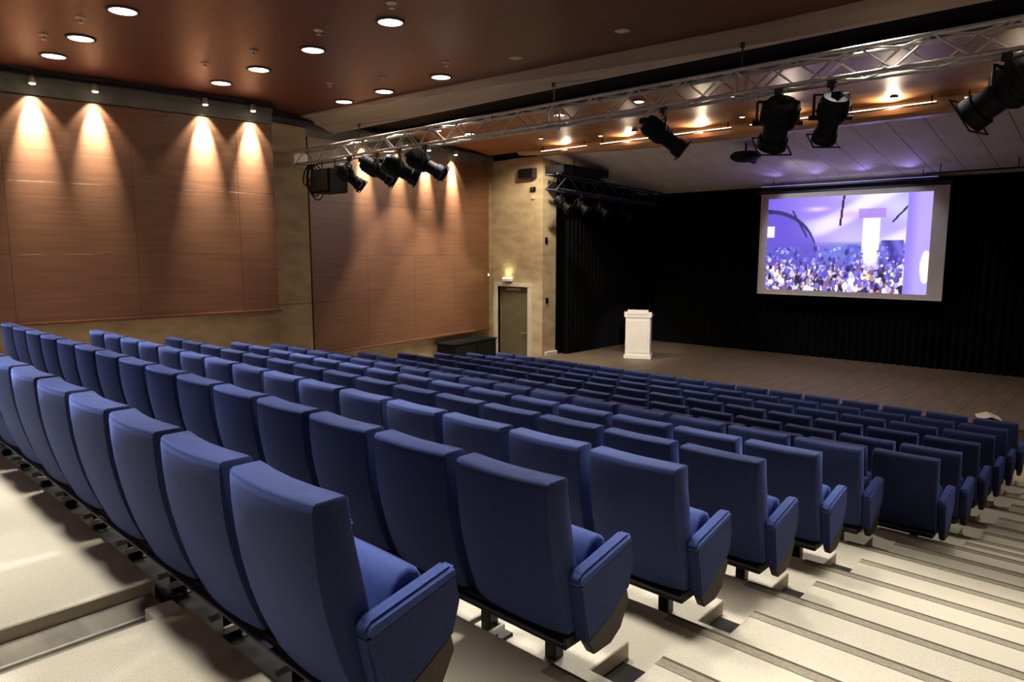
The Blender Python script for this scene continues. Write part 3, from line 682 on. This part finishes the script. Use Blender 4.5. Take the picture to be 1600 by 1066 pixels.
# ------------------------------------------------------------------ small things on the concrete and the walls
t = thing('wall_speaker', 'small dark speaker box high on the concrete wall above the door', 'speaker', (-11.73, YP-.09, E+1.89))
MB().box((-.25, -.08, -.12), (.25, .08, .12)).build('cabinet', 'seat_brown', t, bevel=.01)
MB().box((-.23, -.092, -.10), (.23, -.08, .10)).build('grille', 'black_plastic', t)
MB().box((-.04, .08, -.05), (.04, .09, .05)).build('bracket', 'black_metal', t)
t = thing('wall_sensor', 'small dark sensor on the concrete wall under the speaker box', 'sensor', (-11.60, YP-.03, E+1.51))
MB().box((-.08, -.03, -.05), (.08, .03, .05)).build('case', 'black_plastic', t, bevel=.01); MB().lathe([(.03, 0), (.02, .02)], 12, (0, -.03, 0), (0, -1, 0)).build('eye', 'glass', t)
MB().box((-.05, -.012, -.24), (.05, .03, -.14)).build('junction_box', 'frame', t, bevel=.006)
for i, (yy, zz) in enumerate([(13.38, .26), (13.42, -1.24)]):
    t = thing('wall_switch', ['small black switch on the concrete edge, upper one', 'small black switch on the concrete edge, lower one'][i], 'switch', (-11.285, yy, E+zz), 0, 'switches on the proscenium edge')
    MB().box((-.015, -.045, -.07), (.012, .045, .07)).build('plate', 'black_plastic', t, bevel=.006); MB().box((.012, -.02, -.03), (.02, .02, .03)).build('rocker', 'black_metal', t)
t = thing('emergency_light', 'glowing yellowish light fitting above the door frame', 'light', (-12.45, YP-.05, E-.74))
MB().box((-.16, -.045, -.05), (.16, .045, .03)).build('case', 'white_paint', t, bevel=.01)
MB().box((-.14, -.035, .03), (.14, .035, .045)).build('diffuser', 'lamp_green', t)
spot('emergency_lamp', (-12.45, YP-.10, E-.66), (0, .35, 1), 7, 120, .8, (1, .86, .42), .05)
t = thing('pilot_light', 'tiny orange pilot light on the wood wall beside the door', 'light', (w2x(12.98)+.02, 12.98, E-.62))
MB().box((-.022, -.03, -.05), (.02, .03, .05)).build('plate', 'brass', t, bevel=.004, seg=1); MB().lathe([(.02, 0), (.012, .014)], 12, (.02, 0, 0), (1, 0, 0)).build('lens', 'lamp_green', t)
# low dark cabinet at the foot of the far wall
a = math.atan(.156)
t = thing('low_cabinet', 'low dark cabinet against the wood wall beside the door', 'cabinet', (w2x(11.75)+.33, 11.75, 0), a)
MB().box((-.26, -.85, .06), (.26, .85, .93)).build('body', 'black_plastic', t, bevel=.008)
MB().box((-.28, -.88, .93), (.28, .88, .97)).build('top', 'black_plastic', t, bevel=.006)
MB().box((-.22, -.8, 0), (.22, .8, .06)).build('plinth', 'black_metal', t)
for s in (-1, 1):
    d_ = MB().box((.26, min(s*.01, s*.82), .10), (.278, max(s*.01, s*.82), .90)).build('door', 'black_plastic', t, bevel=.003, seg=1)
    MB().box((.278, s*.06-.012, .45), (.30, s*.06+.012, .6)).build('handle', 'steel', d_)
# paper on the stage edge
t = thing('paper_sheet', 'white folded paper sheet lying on the stage near the stair aisle', 'paper', (-1.84, 13.1, STZ+E+.013), .3)
pp = MB(); pp.prism([(-.16, 0), (0, .055), (.16, 0), (.16, .004), (0, .06), (-.16, .004)], -.21, .21, 'y'); pp.build('sheet', 'white_paint', t)
